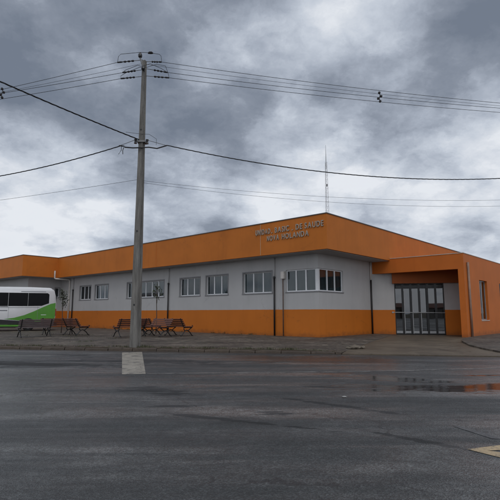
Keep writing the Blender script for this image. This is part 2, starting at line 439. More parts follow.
def pave_left_z(x, y):
    z = pave_z(x, y); p = Vector((x, y)); dm = 9.
    for a, b in zip(LE, LE[1:]):
        a, b = Vector(a), Vector(b); k = max(0, min(1, (p-a).dot(b-a)/(b-a).length_squared))
        dm = min(dm, (p-a.lerp(b, k)).length)
    k = max(0, 1-dm/1.3)
    return z+(drive_z(x, y)+.008-z)*k*k*(3-2*k)

def sheet(name, poly, step, zf, m, skirt=.35, bounds=None):
    bm = bmesh.new()
    bm.faces.new([bm.verts.new((x, y, 0)) for x, y in poly])
    xs = [p[0] for p in poly]; ys = [p[1] for p in poly]
    x0, x1, y0, y1 = bounds or (min(xs), max(xs), min(ys), max(ys))
    def cut(ax, v):
        bmesh.ops.bisect_plane(bm, geom=bm.verts[:]+bm.edges[:]+bm.faces[:], plane_co=(v, 0, 0) if ax == 0 else (0, v, 0), plane_no=(1, 0, 0) if ax == 0 else (0, 1, 0))
    x = x0+step
    while x < x1: cut(0, x); x += step
    y = y0+step
    while y < y1: cut(1, y); y += step
    bmesh.ops.triangulate(bm, faces=[f for f in bm.faces if len(f.verts) > 4])
    for v in bm.verts: v.co.z = zf(v.co.x, v.co.y)
    bmesh.ops.recalc_face_normals(bm, faces=bm.faces)
    if sum(f.normal.z for f in bm.faces) < 0: bmesh.ops.reverse_faces(bm, faces=bm.faces)
    if skirt:
        be = [e for e in bm.edges if e.is_boundary]
        r = bmesh.ops.extrude_edge_only(bm, edges=be)
        for v in r['geom']:
            if isinstance(v, bmesh.types.BMVert): v.co.z = -skirt
    me = bpy.data.meshes.new(name); bm.to_mesh(me); bm.free(); me.materials.append(m)
    return link(bpy.data.objects.new(name, me))

tag(sheet('ground', [(-1500, -1500), (1500, -1500), (1500, 1500), (-1500, 1500)], 1000, lambda x, y: -.12, M['earth'], 0), kind='structure')
ky = lambda x: K0 - K1*x
road_poly = [(-90, -70), (90, -70), (90, ky(90)+.05), (8.2, ky(8.2)+.05), (3.1, ky(3.1)+.05), (-90, ky(-90)+.05)]
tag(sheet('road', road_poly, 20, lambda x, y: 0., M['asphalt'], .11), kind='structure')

kb = .13
LE = [(3.02, ky(3.02)+kb), (3.35, 16.2), (4.45, 18.3), (5.6, 20.6), (6.9, 23.0), (8.6, 26.5)]      # left edge of the driveway
RE = [(8.2, ky(8.2)+kb), (8.12, 16.3), (8.25, 17.6), (8.75, 19.3), (9.45, 20.75), (10.32, 21.95)]   # right edge
tag(sheet('pavement', [(-60, ky(-60)+kb)] + LE + [(8.6, 60), (-60, 60)], 0.5, pave_left_z, M['pavement'], .1, (-30, 9, 12, 40)), kind='structure')
def rp_z(x, y): return pave_z(x, y) - .02
tag(sheet('pavement', [(60, ky(60)+kb), (60, 60), (18, 60), (18, 30), (10.6, 22.6)] + RE[::-1], 1.0, rp_z, M['pavement'], .1, (8, 30, 8, 40)), kind='structure')
drv = [(3.02, ky(3.02)-.02)] + LE[1:] + [(13.5, 26.5), (10.55, 22.3)] + RE[::-1][:-1] + [(8.2, ky(8.2)-.02)]
tag(sheet('driveway', drv, .6, drive_z, M['drive'], .09), kind='structure')

def kerb_run(xa, xb, n):
    k = MB(); rnd = random.Random(int(xa*10))
    ux, uy = KN, -K1*KN; nx, ny = K1*KN, KN
    x = xa
    while x < xb-.05:
        ln = min(rnd.uniform(.78, .98), xb-x)          # stones of uneven length, settled a little differently
        j0, h0 = rnd.uniform(-.018, .018), .10+rnd.uniform(-.022, .016)
        j1, h1 = j0+rnd.uniform(-.012, .012), h0+rnd.uniform(-.012, .012)
        rows = []
        for q in range(5):
            f = q/4; xx = x+.012+(ln-.024)*f; y = ky(xx); j = j0*(1-f)+j1*f; h = h0*(1-f)+h1*f
            e = .012*(1 if q in (0, 4) else 0)+.010*abs(noise.noise(Vector((xx*6, 1, 0))))
            rows.append([k.bm.verts.new(c) for c in ((xx+nx*j, y+ny*j, -.08), (xx+nx*(j+.012+e), y+ny*(j+.012+e), h-.022-e), (xx+nx*(j+.035+e), y+ny*(j+.035+e), h-e), (xx+nx*.17, y+ny*.17, h+.004-e), (xx+nx*.17, y+ny*.17, -.08))])
        for a, b in zip(rows, rows[1:]):
            for q in range(5): k.bm.faces.new((a[q], b[q], b[(q+1) % 5], a[(q+1) % 5]))
        k.bm.faces.new(rows[0]); k.bm.faces.new(rows[-1][::-1])
        x += ln
    tag(k.build('kerb', M['kerb']), kind='structure')
kerb_run(-55, 3.0, 240); kerb_run(8.22, 55, 160)

def mark(polys, m, z=.004):
    b = MB()
    for p in polys: b.bm.faces.new([b.bm.verts.new((x, y, z)) for x, y in p])
    o = b.build('road_marking', m)
    return tag(o, kind='structure')
mark([[(-4.415, 16.17), (-2.836, 10.45), (-2.33, 10.53), (-3.77, 16.37)]], M['white_mark'])
mark([[(-2.32, 10.52), (-2.30, 10.60), (0, 10.79), (3.5, 11.12), (6.2, 11.72), (10, 12.2), (10, 12.1), (6.2, 11.63), (3.5, 11.03), (0, 10.71)]], M['line_mark'])
mark([[(2.44, 5.76), (2.55, 5.74), (2.73, 5.18), (2.62, 5.20)]], M['faint_mark'])
# cream outline with a sharp corner, running out to the right
mark([[(2.166, 4.81), (3.30, 5.203), (3.30, 4.895), (2.345, 4.762)],
      [(2.166, 4.81), (2.345, 4.762), (2.95, 4.46), (2.80, 3.92)]], M['yellow_mark'])

# ------------------------------------------------------------------ health centre (local x = along right front, y = along left front)
BC = (3.14966, 21.14738, 0); BA = math.atan2(.74537, .66666)
B = empty('health_centre', BC, BA)
tag(B, 'long grey and orange health centre with a deep orange fascia and metal lettering', 'building')
Mb = Matrix.Translation(BC) @ Matrix.Rotation(BA, 4, 'Z')

def wall(name, org, ax, inn, a0, a1, z0, z1, ops, th, m, parent=B):
    """wall of thickness th whose outer face runs from org along ax; openings (a0,a1,z0,z1) go right through"""
    bm = bmesh.new()
    As = sorted({a0, a1, *[o[0] for o in ops], *[o[1] for o in ops]}); Zs = sorted({z0, z1, *[o[2] for o in ops], *[o[3] for o in ops]})
    As = [a for a in As if a0-1e-6 <= a <= a1+1e-6]
    V = {}
    def vert(a, z):
        if (a, z) not in V: V[(a, z)] = bm.verts.new((org[0]+ax[0]*a, org[1]+ax[1]*a, z))
        return V[(a, z)]
    fs = []
    for i in range(len(As)-1):
        for j in range(len(Zs)-1):
            ca, cz = (As[i]+As[i+1])/2, (Zs[j]+Zs[j+1])/2
            if any(o[0] < ca < o[1] and o[2] < cz < o[3] for o in ops): continue
            fs.append(bm.faces.new((vert(As[i], Zs[j]), vert(As[i+1], Zs[j]), vert(As[i+1], Zs[j+1]), vert(As[i], Zs[j+1]))))
    r = bmesh.ops.extrude_face_region(bm, geom=fs)
    for v in r['geom']:
        if isinstance(v, bmesh.types.BMVert): v.co += Vector((inn[0]*th, inn[1]*th, 0))
    bmesh.ops.recalc_face_normals(bm, faces=bm.faces)
    me = bpy.data.meshes.new(name); bm.to_mesh(me); bm.free(); me.materials.append(m)
    return link(bpy.data.objects.new(name, me), parent)

ZT = 4.16
WL = [(20.30, 21.98, 2.36, 3.41, 3), (17.88, 19.72, 2.36, 3.41, 3), (11.44, 15.52, 2.36, 3.40, 6), (8.10, 9.90, 2.36, 3.41, 3), (5.84, 7.59, 2.36, 3.44, 3), (2.75, 4.72, 2.36, 3.44, 3)]
COR = (1.87, 2.20, 2.365, 3.42)       # corner window: how far it runs along each front
wall('wall', (0, 0), (0, 1), (1, 0), 0, 25.09, 0, ZT, [w[:4] for w in WL] + [(0, COR[0], COR[2], COR[3])], .2, M['wall'])
wall('wall', (0, 0), (1, 0), (0, 1), .2, 5.33, 0, ZT, [(.2, COR[1], COR[2], COR[3])], .2, M['wall'])
# wing
WF = -2.67
wall('wall', (0, 25.09), (-1, 0), (0, 1), 0, -WF-.2, 0, ZT, [(.12, .50, 2.62, 3.38)], .2, M['wall'])
wall('wall', (WF, 25.09), (0, 1), (1, 0), 0, 18.9, 0, ZT, [(3.0, 5.0, 2.36, 3.41), (7.5, 9.5, 2.36, 3.41)], .2, M['wall'])
wall('wall', (WF+.2, 43.99), (1, 0), (0, -1), 0, 22.5, 0, ZT, [], .2, M['wall'])
wall('wall', (20.03, 0.2), (0, 1), (1, 0), 0, 43.5, 0, ZT, [], .2, M['wall'])
wall('wall', (16.2, 0), (1, 0), (0, 1), 0, 4.03, 0, ZT, [], .2, M['wall'])
# entrance wall set across the corner under the portico
DX, DU = .4816, -.8764
DIN = (.8764, .4816)
TD0, TD1, ZD = 1.12, 3.63, 2.92
wall('wall', (5.33, 0), (DX, DU), DIN, 0, 5.12, 0, 3.925, [(TD0, TD1, .0, ZD)], .2, M['wall'])

# fascia / roof
roof_poly = [(-.85, -1.05), (21.2, -1.05), (21.2, 45.0), (-3.6, 45.0), (-3.6, 24.04), (-.85, 24.04)]
f = MB(); f.prism(roof_poly, 4.135, 5.70)
f.build('fascia', M['fascia'], B)
def offset_poly(p, d):
    n = len(p); out = []
    for i in range(n):
        a, b, c = Vector(p[i-1]), Vector(p[i]), Vector(p[(i+1) % n])
        e1 = (b-a).normalized(); e2 = (c-b).normalized()
        n1 = Vector((e1.y, -e1.x)); n2 = Vector((e2.y, -e2.x))
        out.append(tuple(b + (n1+n2)*d/(1+n1.dot(n2))))
    return out
f = MB(); f.prism(offset_poly(roof_poly, .025), 5.703, 5.745); f.build('coping', M['coping'], B)
f = MB(); f.prism(offset_poly(roof_poly, -.10), 4.105, 4.133); f.build('soffit', M['soffit'], B)
for u in (2.77, 11.2):
    MB().box((-.858, u-.012, 4.16), (-.848, u+.012, 5.69)).build('joint_strip', M['joint'] if u < 5 else M['portico'], B)

# windows --------------------------------------------------------
def frame_boxes(mb, to, a0, a1, z0, z1, n, d0=.11, d1=.165, w=.045, mid=.05):
    """to(a, d, z): along wall, depth into wall, height"""
    def bx(a, b, za, zb, da, db):
        pts = [to(x, d, z) for x in (a, b) for d in (da, db) for z in (za, zb)]
        v = [mb.bm.verts.new(p) for p in pts]
        for fc in ((0,1,3,2),(4,6,7,5),(0,4,5,1),(2,3,7,6),(0,2,6,4),(1,5,7,3)): mb.bm.faces.new([v[i] for i in fc])
    bx(a0, a0+w, z0, z1, d0, d1); bx(a1-w, a1, z0, z1, d0, d1)
    bx(a0+w, a1-w, z0, z0+w, d0, d1); bx(a0+w, a1-w, z1-w, z1, d0, d1)
    for k in range(1, n):
        c = a0+(a1-a0)*k/n
        bx(c-mid/2-.01, c+mid/2+.01, z0+w, z1-w, d0-.006, d1+.004)
    return bx

def quad_box(name, to, a, b, za, zb, da, db, m, parent):
    mb = MB()
    pts = [to(x, d, z) for x in (a, b) for d in (da, db) for z in (za, zb)]
    v = [mb.bm.verts.new(p) for p in pts]
    for fc in ((0,1,3,2),(4,6,7,5),(0,4,5,1),(2,3,7,6),(0,2,6,4),(1,5,7,3)): mb.bm.faces.new([v[i] for i in fc])
    return mb.build(name, m, parent)

def curtain(to, a, b, z0, z1, d, parent):
    mb = MB(); n = 40; rows = []
    for i in range(n+1):
        x = a+(b-a)*i/n; dd = d+.03*math.sin(i*1.9)+.012*math.sin(i*.7)
        rows.append((mb.bm.verts.new(to(x, dd, z0)), mb.bm.verts.new(to(x, dd, z1))))
    for p, q in zip(rows, rows[1:]): mb.bm.faces.new((p[0], q[0], q[1], p[1]))
    return mb.build('curtain', M['curtain'], parent)

def window(to, a0, a1, z0, z1, n, curt=()):
    mb = MB(); frame_boxes(mb, to, a0+.004, a1-.004, z0+.004, z1-.004, n)
    o = mb.build('window', M['alu'], B)
    L = (a1-a0)/n
    for k in range(n):
        quad_box('pane', to, a0+L*k+.04, a0+L*(k+1)-.04, z0+.04, z1-.04, .125, .131, M['glass'], o)
    quad_box('sill', to, a0-.06, a1+.06, z0-.055, z0-.003, -.03, .108, M['sill'], o)
    mb = MB()
    for (p, q, r_, s_) in ((a0-.05, a0+.012, z0, z1+.05), (a1-.012, a1+.05, z0, z1+.05), (a0+.0125, a1-.0125, z1-.012, z1+.05)):
        pts = [to(x, d, z) for x in (p, q) for d in (-.012, -.002) for z in (r_, s_)]
        v = [mb.bm.verts.new(c) for c in pts]
        for fc in ((0,1,3,2),(4,6,7,5),(0,4,5,1),(2,3,7,6),(0,2,6,4),(1,5,7,3)): mb.bm.faces.new([v[i] for i in fc])
    mb.build('surround', M['sill'], o)
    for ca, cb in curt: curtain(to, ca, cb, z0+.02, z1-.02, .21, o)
    return o
toL = lambda a, d, z: (d, a, z)
toR = lambda a, d, z: (a, d, z)
for (a0, a1, z0, z1, n), cu in zip(WL, ([], [(17.9, 18.4), (19.0, 19.35)], [(13.4, 14.1), (11.6, 12.2)], [(8.12, 8.3)], [(5.9, 7.0)], [(2.8, 3.9), (4.2, 4.7)])):
    window(toL, a0, a1, z0, z1, n, cu)
# corner window: one frame over both fronts
mb = MB(); z0, z1 = COR[2]+.004, COR[3]-.004
frame_boxes(mb, toL, .16, COR[0]-.004, z0, z1, 3, .06, .115)
frame_boxes(mb, toR, .16, COR[1]-.004, z0, z1, 3, .06, .115)
mb.box((.05, .05, z0), (.158, .158, z1))
cw = mb.build('window', M['alu'], B)
for to, e in ((toL, COR[0]), (toR, COR[1])):
    L = (e-.164)/3
    for k in range(3): quad_box('pane', to, .16+L*k+.04, .16+L*(k+1)-.04, z0+.04, z1-.04, .085, .091, M['glass'], cw)
mb = MB()
mb.box((-.03, -.03, z0-.05), (.058, COR[0]+.03, z0-.006)); mb.box((.0585, -.03, z0-.05), (COR[1]+.03, .058, z0-.006))
mb.build('sill', M['sill'], cw)
curtain(toL, .22, 1.84, z0, z1, .17, cw); curtain(toR, .22, 2.16, z0, z1, .17, cw)
# wing windows
toWs = lambda a, d, z: (-a, 25.09+d, z)
window(toWs, .12, .50, 2.62, 3.38, 1)
toWf = lambda a, d, z: (WF+d, 25.09+a, z)
window(toWf, 3.0, 5.0, 2.36, 3.41, 3); window(toWf, 7.5, 9.5, 2.36, 3.41, 3)

# rooms behind: floor slab and a partition so that the glass looks into a dim interior
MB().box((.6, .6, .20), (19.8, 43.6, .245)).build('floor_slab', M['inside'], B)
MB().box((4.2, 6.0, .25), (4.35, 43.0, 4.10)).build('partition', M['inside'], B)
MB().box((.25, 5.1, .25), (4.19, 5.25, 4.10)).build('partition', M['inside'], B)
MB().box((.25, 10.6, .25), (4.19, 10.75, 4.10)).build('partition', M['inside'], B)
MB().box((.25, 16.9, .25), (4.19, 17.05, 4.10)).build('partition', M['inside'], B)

# entrance door ----------------------------------------------------
toD = lambda a, d, z: (5.33+DX*a+DIN[0]*d, DU*a+DIN[1]*d, z)
mb = MB(); zb = .235
bx = frame_boxes(mb, toD, TD0+.004, TD1-.004, zb, ZD-.004, 6, .08, .14, .05, .085)
bx(TD0+.075, TD1-.075, ZD-.27, ZD-.08, .083, .137)
door = mb.build('entrance_door', M['dark_frame'], B)
L = (TD1-TD0)/6
for k in range(6):
    a = TD0+L*k
    sw = math.tan(R((0, 5, -4, 9, 0, -3)[k]))      # leaves standing very slightly ajar
    c0 = a+L/2
    toK = lambda x, d_, z, sw=sw, c0=c0: toD(x, d_+sw*(x-c0), z)
    quad_box('pane', toK, a+.04, a+L-.04, zb+.07, ZD-.26, .107, .113, M['door_glass'], door)
    quad_box('kick_panel', toD, a+.05, a+L-.05, zb+.02, zb+.17, .086, .104, M['alu_grey'], door)
for k in (1, 2, 3):
    a = TD0+L*k+.06
    quad_box('door_stile', toD, a, a+.035, zb+.03, ZD-.4, .055, .078, M['alu_grey'], door)
mb = MB(); mb.tube([toD(TD0-.12, .0, 1.385), toD(TD1, .0, 1.36)], .018, 8)
mb.tube([toD(TD0-.12, .0, 1.385), toD(TD0-.12, -.03, 1.385)], .05, 10)
mb.build('push_rail', M['alu_grey'], door)

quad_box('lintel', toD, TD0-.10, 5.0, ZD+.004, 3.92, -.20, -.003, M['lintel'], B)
# portico -----------------------------------------------------------
UP = -4.773
mb = MB(); mb.box((5.33, UP+.28, 3.465), (5.60, -.002, 4.215)); mb.build('portico_beam', M['portico'], B)
wall('portico_wall', (5.33, UP), (1, 0), (0, 1), 0, 11.0, 0, 4.2152, [(2.34, 3.74, .985, 3.04), (6.22, 7.62, .985, 3.04)], .28, M['portico'])
wall('portico_wall', (16.33, UP+.281), (0, 1), (-1, 0), 0, 4.7, 0, 4.21, [], .2, M['portico'])
MB().box((5.602, UP+.282, 3.93), (16.12, -.004, 4.205)).build('portico_ceiling', M['portico'], B)
mb = MB(); mb.box((5.31, UP-.02, 4.218), (5.62, -1.06, 4.245)); mb.box((5.6205, UP-.02, 4.218), (16.36, UP+.3, 4.245)); mb.build('flashing', M['flashing'], B)
for a in (1.2, 2.9):
    p = Vector((5.9+a*.75, -.9-a*.75, 0))
    mb = MB(); mb.box((-.6, -.09, 3.86), (.6, .09, 3.928), Matrix.Translation(p) @ Matrix.Rotation(R(-48), 4, 'Z'))
    mb.build('ceiling_lamp', M['alu'], B, .01)
toP = lambda a, d, z: (5.33+a, UP+d, z)
for a0, a1 in ((2.34, 3.74), (6.22, 7.62)):
    mb = MB(); frame_boxes(mb, toP, a0+.004, a1-.004, .99, 3.036, 2, .12, .17)
    o = mb.build('window', M['alu_grey'], B)
    for k in range(2): quad_box('pane', toP, a0+.04+.7*k, a0+.66+.7*k, 1.03, 2.99, .140, .146, M['glass'], o)
    quad_box('sill', toP, a0-.02, a1+.02, .945, .982, -.02, .118, M['flashing'], o)

# rainwater pipes ----------------------------------------------------
def pipe(pts, r, m, name='downpipe'):
    mb = MB(); mb.tube(pts, r, 10); return mb.build(name, m, B, smooth=True)
for u, zt in ((22.95, 3.09), (10.93, 3.09), (2.55, 3.05)):
    pipe([(-.07, u, .2), (-.07, u, zt)], .042, M['pipe_dark'])
    mb = MB(); mb.tube([(-.07, u, zt), (-.07, u, zt+.1)], .058, 10); mb.build('pipe_socket', M['pipe_dark'], B)
    pipe([(-.06, u, zt+.1), (-.06, u, 4.11)], .028, M['wall'])
pipe([(5.02, -.07, .2), (5.02, -.07, 3.12)], .042, M['pipe_dark'])
pipe([(5.02, -.06, 3.12), (5.02, -.06, 4.11)], .03, M['pipe_white'])
pipe([(-.09, 1.99, .2), (-.09, 1.99, 3.05)], .027, M['pipe_rust'], 'conduit')
MB().box((-.16, 1.88, 3.0), (-.01, 2.09, 3.36)).build('junction_box', M['pipe_white'], B, .015)
pipe([(-1.12, 23.97, 4.66), (-1.12, 23.97, 4.09), (-1.05, 23.95, 4.04), (-.12, 23.62, 4.0), (-.06, 23.55, 3.9), (-.06, 23.55, .2)], .06, M['pipe_white'])
pipe([(5.79, UP-.06, 3.80), (5.79, UP-.06, .2)], .055, M['pipe_brown'])

# lettering ----------------------------------------------------------
def char_mesh(ch, h):
    cu = bpy.data.curves.new('letter', 'FONT'); cu.body = ch; cu.size = h/.73; cu.extrude = .022; cu.offset = .006
    o = bpy.data.objects.new('tmp', cu); COL.objects.link(o)
    dg = bpy.context.evaluated_depsgraph_get(); dg.update()
    me = bpy.data.meshes.new_from_object(o.evaluated_get(dg))
    xs = [v.co.x for v in me.vertices]
    bpy.data.objects.remove(o)
    return me, min(xs), max(xs)

def word(text, u0, u1, z, h, m):
    """letters standing on the left fascia from u0 (left end) to u1"""
    items = [char_mesh(c, h) for c in text]
    gap = .05; wd = [b-a for _, a, b in items]
    sc = (abs(u0-u1)-gap*(len(text)-1))/sum(wd)
    u = u0
    for (me, a, b), w in zip(items, wd):
        for v in me.vertices:
            x, y, zz = v.co
            v.co = (-.872-zz, u-(x-a)*sc, z+y)
        bm = bmesh.new(); bm.from_mesh(me); bmesh.ops.remove_doubles(bm, verts=bm.verts, dist=1e-5); bmesh.ops.recalc_face_normals(bm, faces=bm.faces); bm.to_mesh(me); bm.free()
        me.materials.clear(); me.materials.append(m)
        link(bpy.data.objects.new('sign_letter', me), B)
        u -= w*sc+gap
word('UNIDAD', 3.06, 2.13, 5.165, .27, M['letter'])
word('.', 2.06, 2.00, 5.165, .27, M['letter'])
word('BASIC', 1.84, .99, 5.165, .27, M['letter'])
word('.', .83, .77, 5.165, .27, M['letter'])
word('DE', .60, .24, 5.165, .27, M['letter'])
word('SAUDE', .10, -.90, 5.165, .27, M['letter'])
word('NOVA', 2.33, 1.60, 4.81, .26, M['letter'])
word('HOLANDA', 1.42, -.11, 4.81, .26, M['letter'])

# ------------------------------------------------------------------ antenna mast on the roof
A = empty('antenna_mast', tuple(Mb @ Vector((.60, -.18, 5.745))))
tag(A, 'thin pale lattice antenna mast standing on the front corner of the orange roof', 'antenna')
mb = MB(); Hm = 2.85; wb = .095
cor = [(wb*math.cos(R(90+120*k)), wb*math.sin(R(90+120*k))) for k in range(3)]
for x, y in cor: mb.tube([(x, y, 0), (x*.55, y*.55, Hm)], .008, 6)
nb = 13
for k in range(nb):
    za, zc = Hm*k/nb, Hm*(k+1)/nb
    sa, sc_ = 1-.45*za/Hm, 1-.45*zc/Hm
    for q in range(3):
        a, c = cor[q], cor[(q+1) % 3]
        mb.tube([(a[0]*sa, a[1]*sa, za), (c[0]*sc_, c[1]*sc_, zc)], .0035, 5)
        mb.tube([(a[0]*sa, a[1]*sa, za), (c[0]*sa, c[1]*sa, za)], .0035, 5)
mb.build('lattice', M['mast'], A)
mb = MB(); mb.tube([(0, 0, Hm-.35), (0, 0, Hm+.12), (0, 0, 3.72)], [.014, .014, .005], 8); mb.build('whip', M['steel'], A)
mb = MB(); mb.box((-.03, -.13, 1.62), (.03, -.07, 1.72)); mb.build('clamp_box', M['steel'], A)

# ------------------------------------------------------------------ utility pole
PX, PY, PZ = -4.2, 17.087, .10
P = empty('utility_pole', (PX, PY, PZ), R(-20))
tag(P, 'tall grey concrete utility pole at the kerb carrying all the overhead wires', 'utility pole')
mb = MB(); HP = 11.2
def hsec(w, d, fl, wt):
    """double-T section: two flanges and a web, w wide, d deep"""
    return [(-w/2, -d/2), (w/2, -d/2), (w/2, -d/2+fl), (wt/2, -d/2+fl*1.35), (wt/2, d/2-fl*1.35), (w/2, d/2-fl), (w/2, d/2), (-w/2, d/2), (-w/2, d/2-fl), (-wt/2, d/2-fl*1.35), (-wt/2, -d/2+fl*1.35), (-w/2, -d/2+fl)]
secs = []
for i in range(13):
    k = i/12
    secs.append([mb.bm.verts.new((x, y, HP*k-(.3 if i == 0 else 0))) for x, y in hsec(.285*(1-k)+.125*k, .31*(1-k)+.135*k, .11*(1-k)+.05*k, .17*(1-k)+.06*k)])
for a, b in zip(secs, secs[1:]):
    for q in range(12): mb.bm.faces.new((a[q], a[(q+1) % 12], b[(q+1) % 12], b[q]))
mb.bm.faces.new(secs[0][::-1]); mb.bm.faces.new(secs[-1])
mb.build('shaft', M['concrete_pole'], P, .006)
# small stiffening ribs across the recess
for zc in [2.2+.62*i for i in range(14)]:
    k = zc/HP; w = .285*(1-k)+.125*k; d = .31*(1-k)+.135*k; fl = (.11*(1-k)+.05*k)*1.2; wt = .17*(1-k)+.06*k
    mb = MB(); mb.box((wt/2-.01, -d/2+fl, zc), (w/2*.86, d/2-fl, zc+.09)); mb.build('stiffener', M['concrete_pole'], P)
for zc in (1.55, 4.3, 8.3):
    mb = MB(); k = zc/HP; mb.tube([(.0, -(.31*(1-k)+.135*k)/2-.012, zc), (.0, -(.31*(1-k)+.135*k)/2+.03, zc)], .035, 10); mb.build('bolt_hole_plug', M['insul'], P)

def ppart(name, m, fn):
    """a part of the pole modelled in world axes around the pole"""
    mb = MB(); fn(mb)
    bmesh.ops.transform(mb.bm, matrix=Matrix.Rotation(R(20), 4, 'Z') @ Matrix.Translation((0, 0, -PZ)), verts=mb.bm.verts)
    return mb.build(name, m, P)
def dirv(az): return Vector((math.sin(R(az)), math.cos(R(az)), 0))
def disc_string(mb, a, b, n=3, r=.040):
    a, b = Vector(a), Vector(b)
    pts = []; rr = []
    for i in range(n):
        for s, q in ((0.02, .5), (.15, 1.), (.55, .9), (.7, .5), (.98, .5)):
            pts.append(a.lerp(b, (i+s)/n)); rr.append(r*q)
    mb.tube(pts, rr, 10)
RT = dirv(78); LT = dirv(-76)
tops = []   # (height on pole, sideways offset) of the three phases
phR = [(11.30, 11.247, -.15, .70), (11.03, 10.99, .15, .88), (10.70, 10.64, -.10, 1.0)]
phL = [(11.40, 11.40, 0.0, 1.20), (10.98, 10.93, 0.0, .95), (10.70, 10.68, .0, 1.02)]
for zt, zw, off, s in phR:
    o = Vector((0, off, 0))
    p0 = o*.2+Vector((0, 0, zt-.04))+RT*.08; p1 = o+RT*s+Vector((0, 0, zw))
    q0 = p0.lerp(p1, .34); q1 = p0.lerp(p1, .80)
    ppart('link_rod', M['steel'], lambda mb: mb.tube([p0, q0], .012, 6))
    ppart('strain_insulator', M['insul'], lambda mb: disc_string(mb, q0, q1))
    ppart('clamp', M['insul'], lambda mb: mb.tube([q1, q1.lerp(p1, .25), p1], [.018, .035, .03], 8))
for zt, zw, off, s in phL:
    p0 = Vector((0, 0, zt-.05))+LT*.08; p1 = LT*s+Vector((0, 0, zw))
    q0 = p0.lerp(p1, .34); q1 = p0.lerp(p1, .80)
    ppart('link_rod', M['steel'], lambda mb: mb.tube([p0, q0], .012, 6))
    ppart('strain_insulator', M['insul'], lambda mb: disc_string(mb, q0, q1))
    ppart('clamp', M['insul'], lambda mb: mb.tube([q1, q1.lerp(p1, .25), p1], [.018, .035, .03], 8))
# top bracket, its pin insulator and the jumpers looping over
ppart('top_bracket', M['steel'], lambda mb: mb.tube([(0, 0, 10.75), (-.06, -.02, 11.05), (-.17, -.04, 11.42)], .035, 6))
ppart('pin_insulator', M['insul'], lambda mb: mb.tube([(-.17, -.04, 11.40), (-.17, -.04, 11.44), (-.17, -.04, 11.5), (-.17, -.04, 11.56), (-.17, -.04, 11.62)], [.035, .075, .085, .07, .035], 10))
ppart('pin_insulator', M['insul'], lambda mb: mb.tube([(.13, -.04, 11.60), (.2, -.04, 11.62), (.28, -.04, 11.62), (.34, -.04, 11.60)], [.025, .055, .055, .025], 8))
jl = LT*1.2+Vector((0, 0, 11.40)); jr = RT*.70+Vector((0, -.15, 11.247))
ppart('jumper', M['wire'], lambda mb: mb.tube([jl, jl+Vector((.03, 0, .26)), jl+Vector((.12, 0, .36)), (-.17, -.04, 11.64), (.2, -.04, 11.62), jr+Vector((-.10, 0, .33)), jr+Vector((-.03, 0, .25)), jr], .009, 6))
j2l = LT*.95+Vector((0, 0, 10.93)); j2r = RT*.88+Vector((0, .15, 10.99))
ppart('jumper', M['wire'], lambda mb: mb.tube([j2l, j2l+Vector((.10, 0, .10)), (-.25, -.1, 11.05), (-.05, -.12, 11.0), (.25, -.1, 11.12), j2r+Vector((-.25, 0, .17)), j2r], .009, 6))
j3l = LT*1.02+Vector((0, 0, 10.68)); j3r = RT*1.0+Vector((0, -.1, 10.64))
ppart('jumper', M['wire'], lambda mb: mb.tube([j3l, j3l+Vector((.0, 0, .12)), j3l+Vector((.18, 0, .24)), (-.15, -.14, 10.95), (.15, -.14, 10.95), (.5, -.1, 11.1), (.85, -.06, 11.05), j3r+Vector((-.05, 0, .2)), j3r], .009, 6))
ppart('pin_insulator', M['insul'], lambda mb: mb.tube([(-.0, -.16, 10.80), (-.0, -.16, 10.86), (0, -.16, 10.93), (0, -.16, 11.0)], [.04, .08, .07, .03], 10))
# low voltage rack
ppart('cable_clamp', M['steel'], lambda mb: mb.box((-.16, -.15, 7.88), (.16, .15, 7.95)))
ppart('spool_insulator', M['insul'], lambda mb: mb.tube([(.22, -.06, 7.83), (.22, -.06, 7.88), (.22, -.06, 7.93), (.22, -.06, 8.0)], [.06, .045, .045, .06], 10))
ppart('spool_insulator', M['insul'], lambda mb: mb.tube([(-.22, -.1, 7.83), (-.22, -.1, 7.88), (-.22, -.1, 7.93), (-.22, -.1, 8.0)], [.06, .045, .045, .06], 10))
cl2 = LT*.98+Vector((0, 0, 7.87)); crr = RT*.95+Vector((0, 0, 7.86))
ppart('cable_tail', M['insul'], lambda mb: mb.tube([cl2, cl2+Vector((.2, 0, -.02)), (-.62, -.1, 7.68), (-.3, -.14, 7.64), (0, -.16, 7.64), (.3, -.1, 7.68), (.6, -.02, 7.66), crr], .026, 8))
ppart('cable_tail', M['insul'], lambda mb: mb.tube([(-.66, -.1, 7.68), (-.70, -.1, 7.55), (-.69, -.1, 7.40)], .014, 6))
ppart('cable_tail', M['insul'], lambda mb: mb.tube([cl2+Vector((.1, 0, 0)), cl2+Vector((.1, -.02, -.2)), cl2+Vector((0, -.02, -.36))], .012, 6))
ppart('guy_rod', M['steel'], lambda mb: mb.tube([LT*.98+Vector((0, 0, 7.86)), (-.22, -.1, 7.98)], .010, 6))
ppart('guy_rod', M['steel'], lambda mb: mb.tube([crr, (.22, -.06, 7.98)], .010, 6))
ppart('rack_wire', M['wire'], lambda mb: mb.tube([(-.6, -.12, 8.28), (0, -.13, 8.2), (.3, -.1, 8.2), (.58, -.08, 8.02), (.58, -.08, 7.78)], .007, 6))

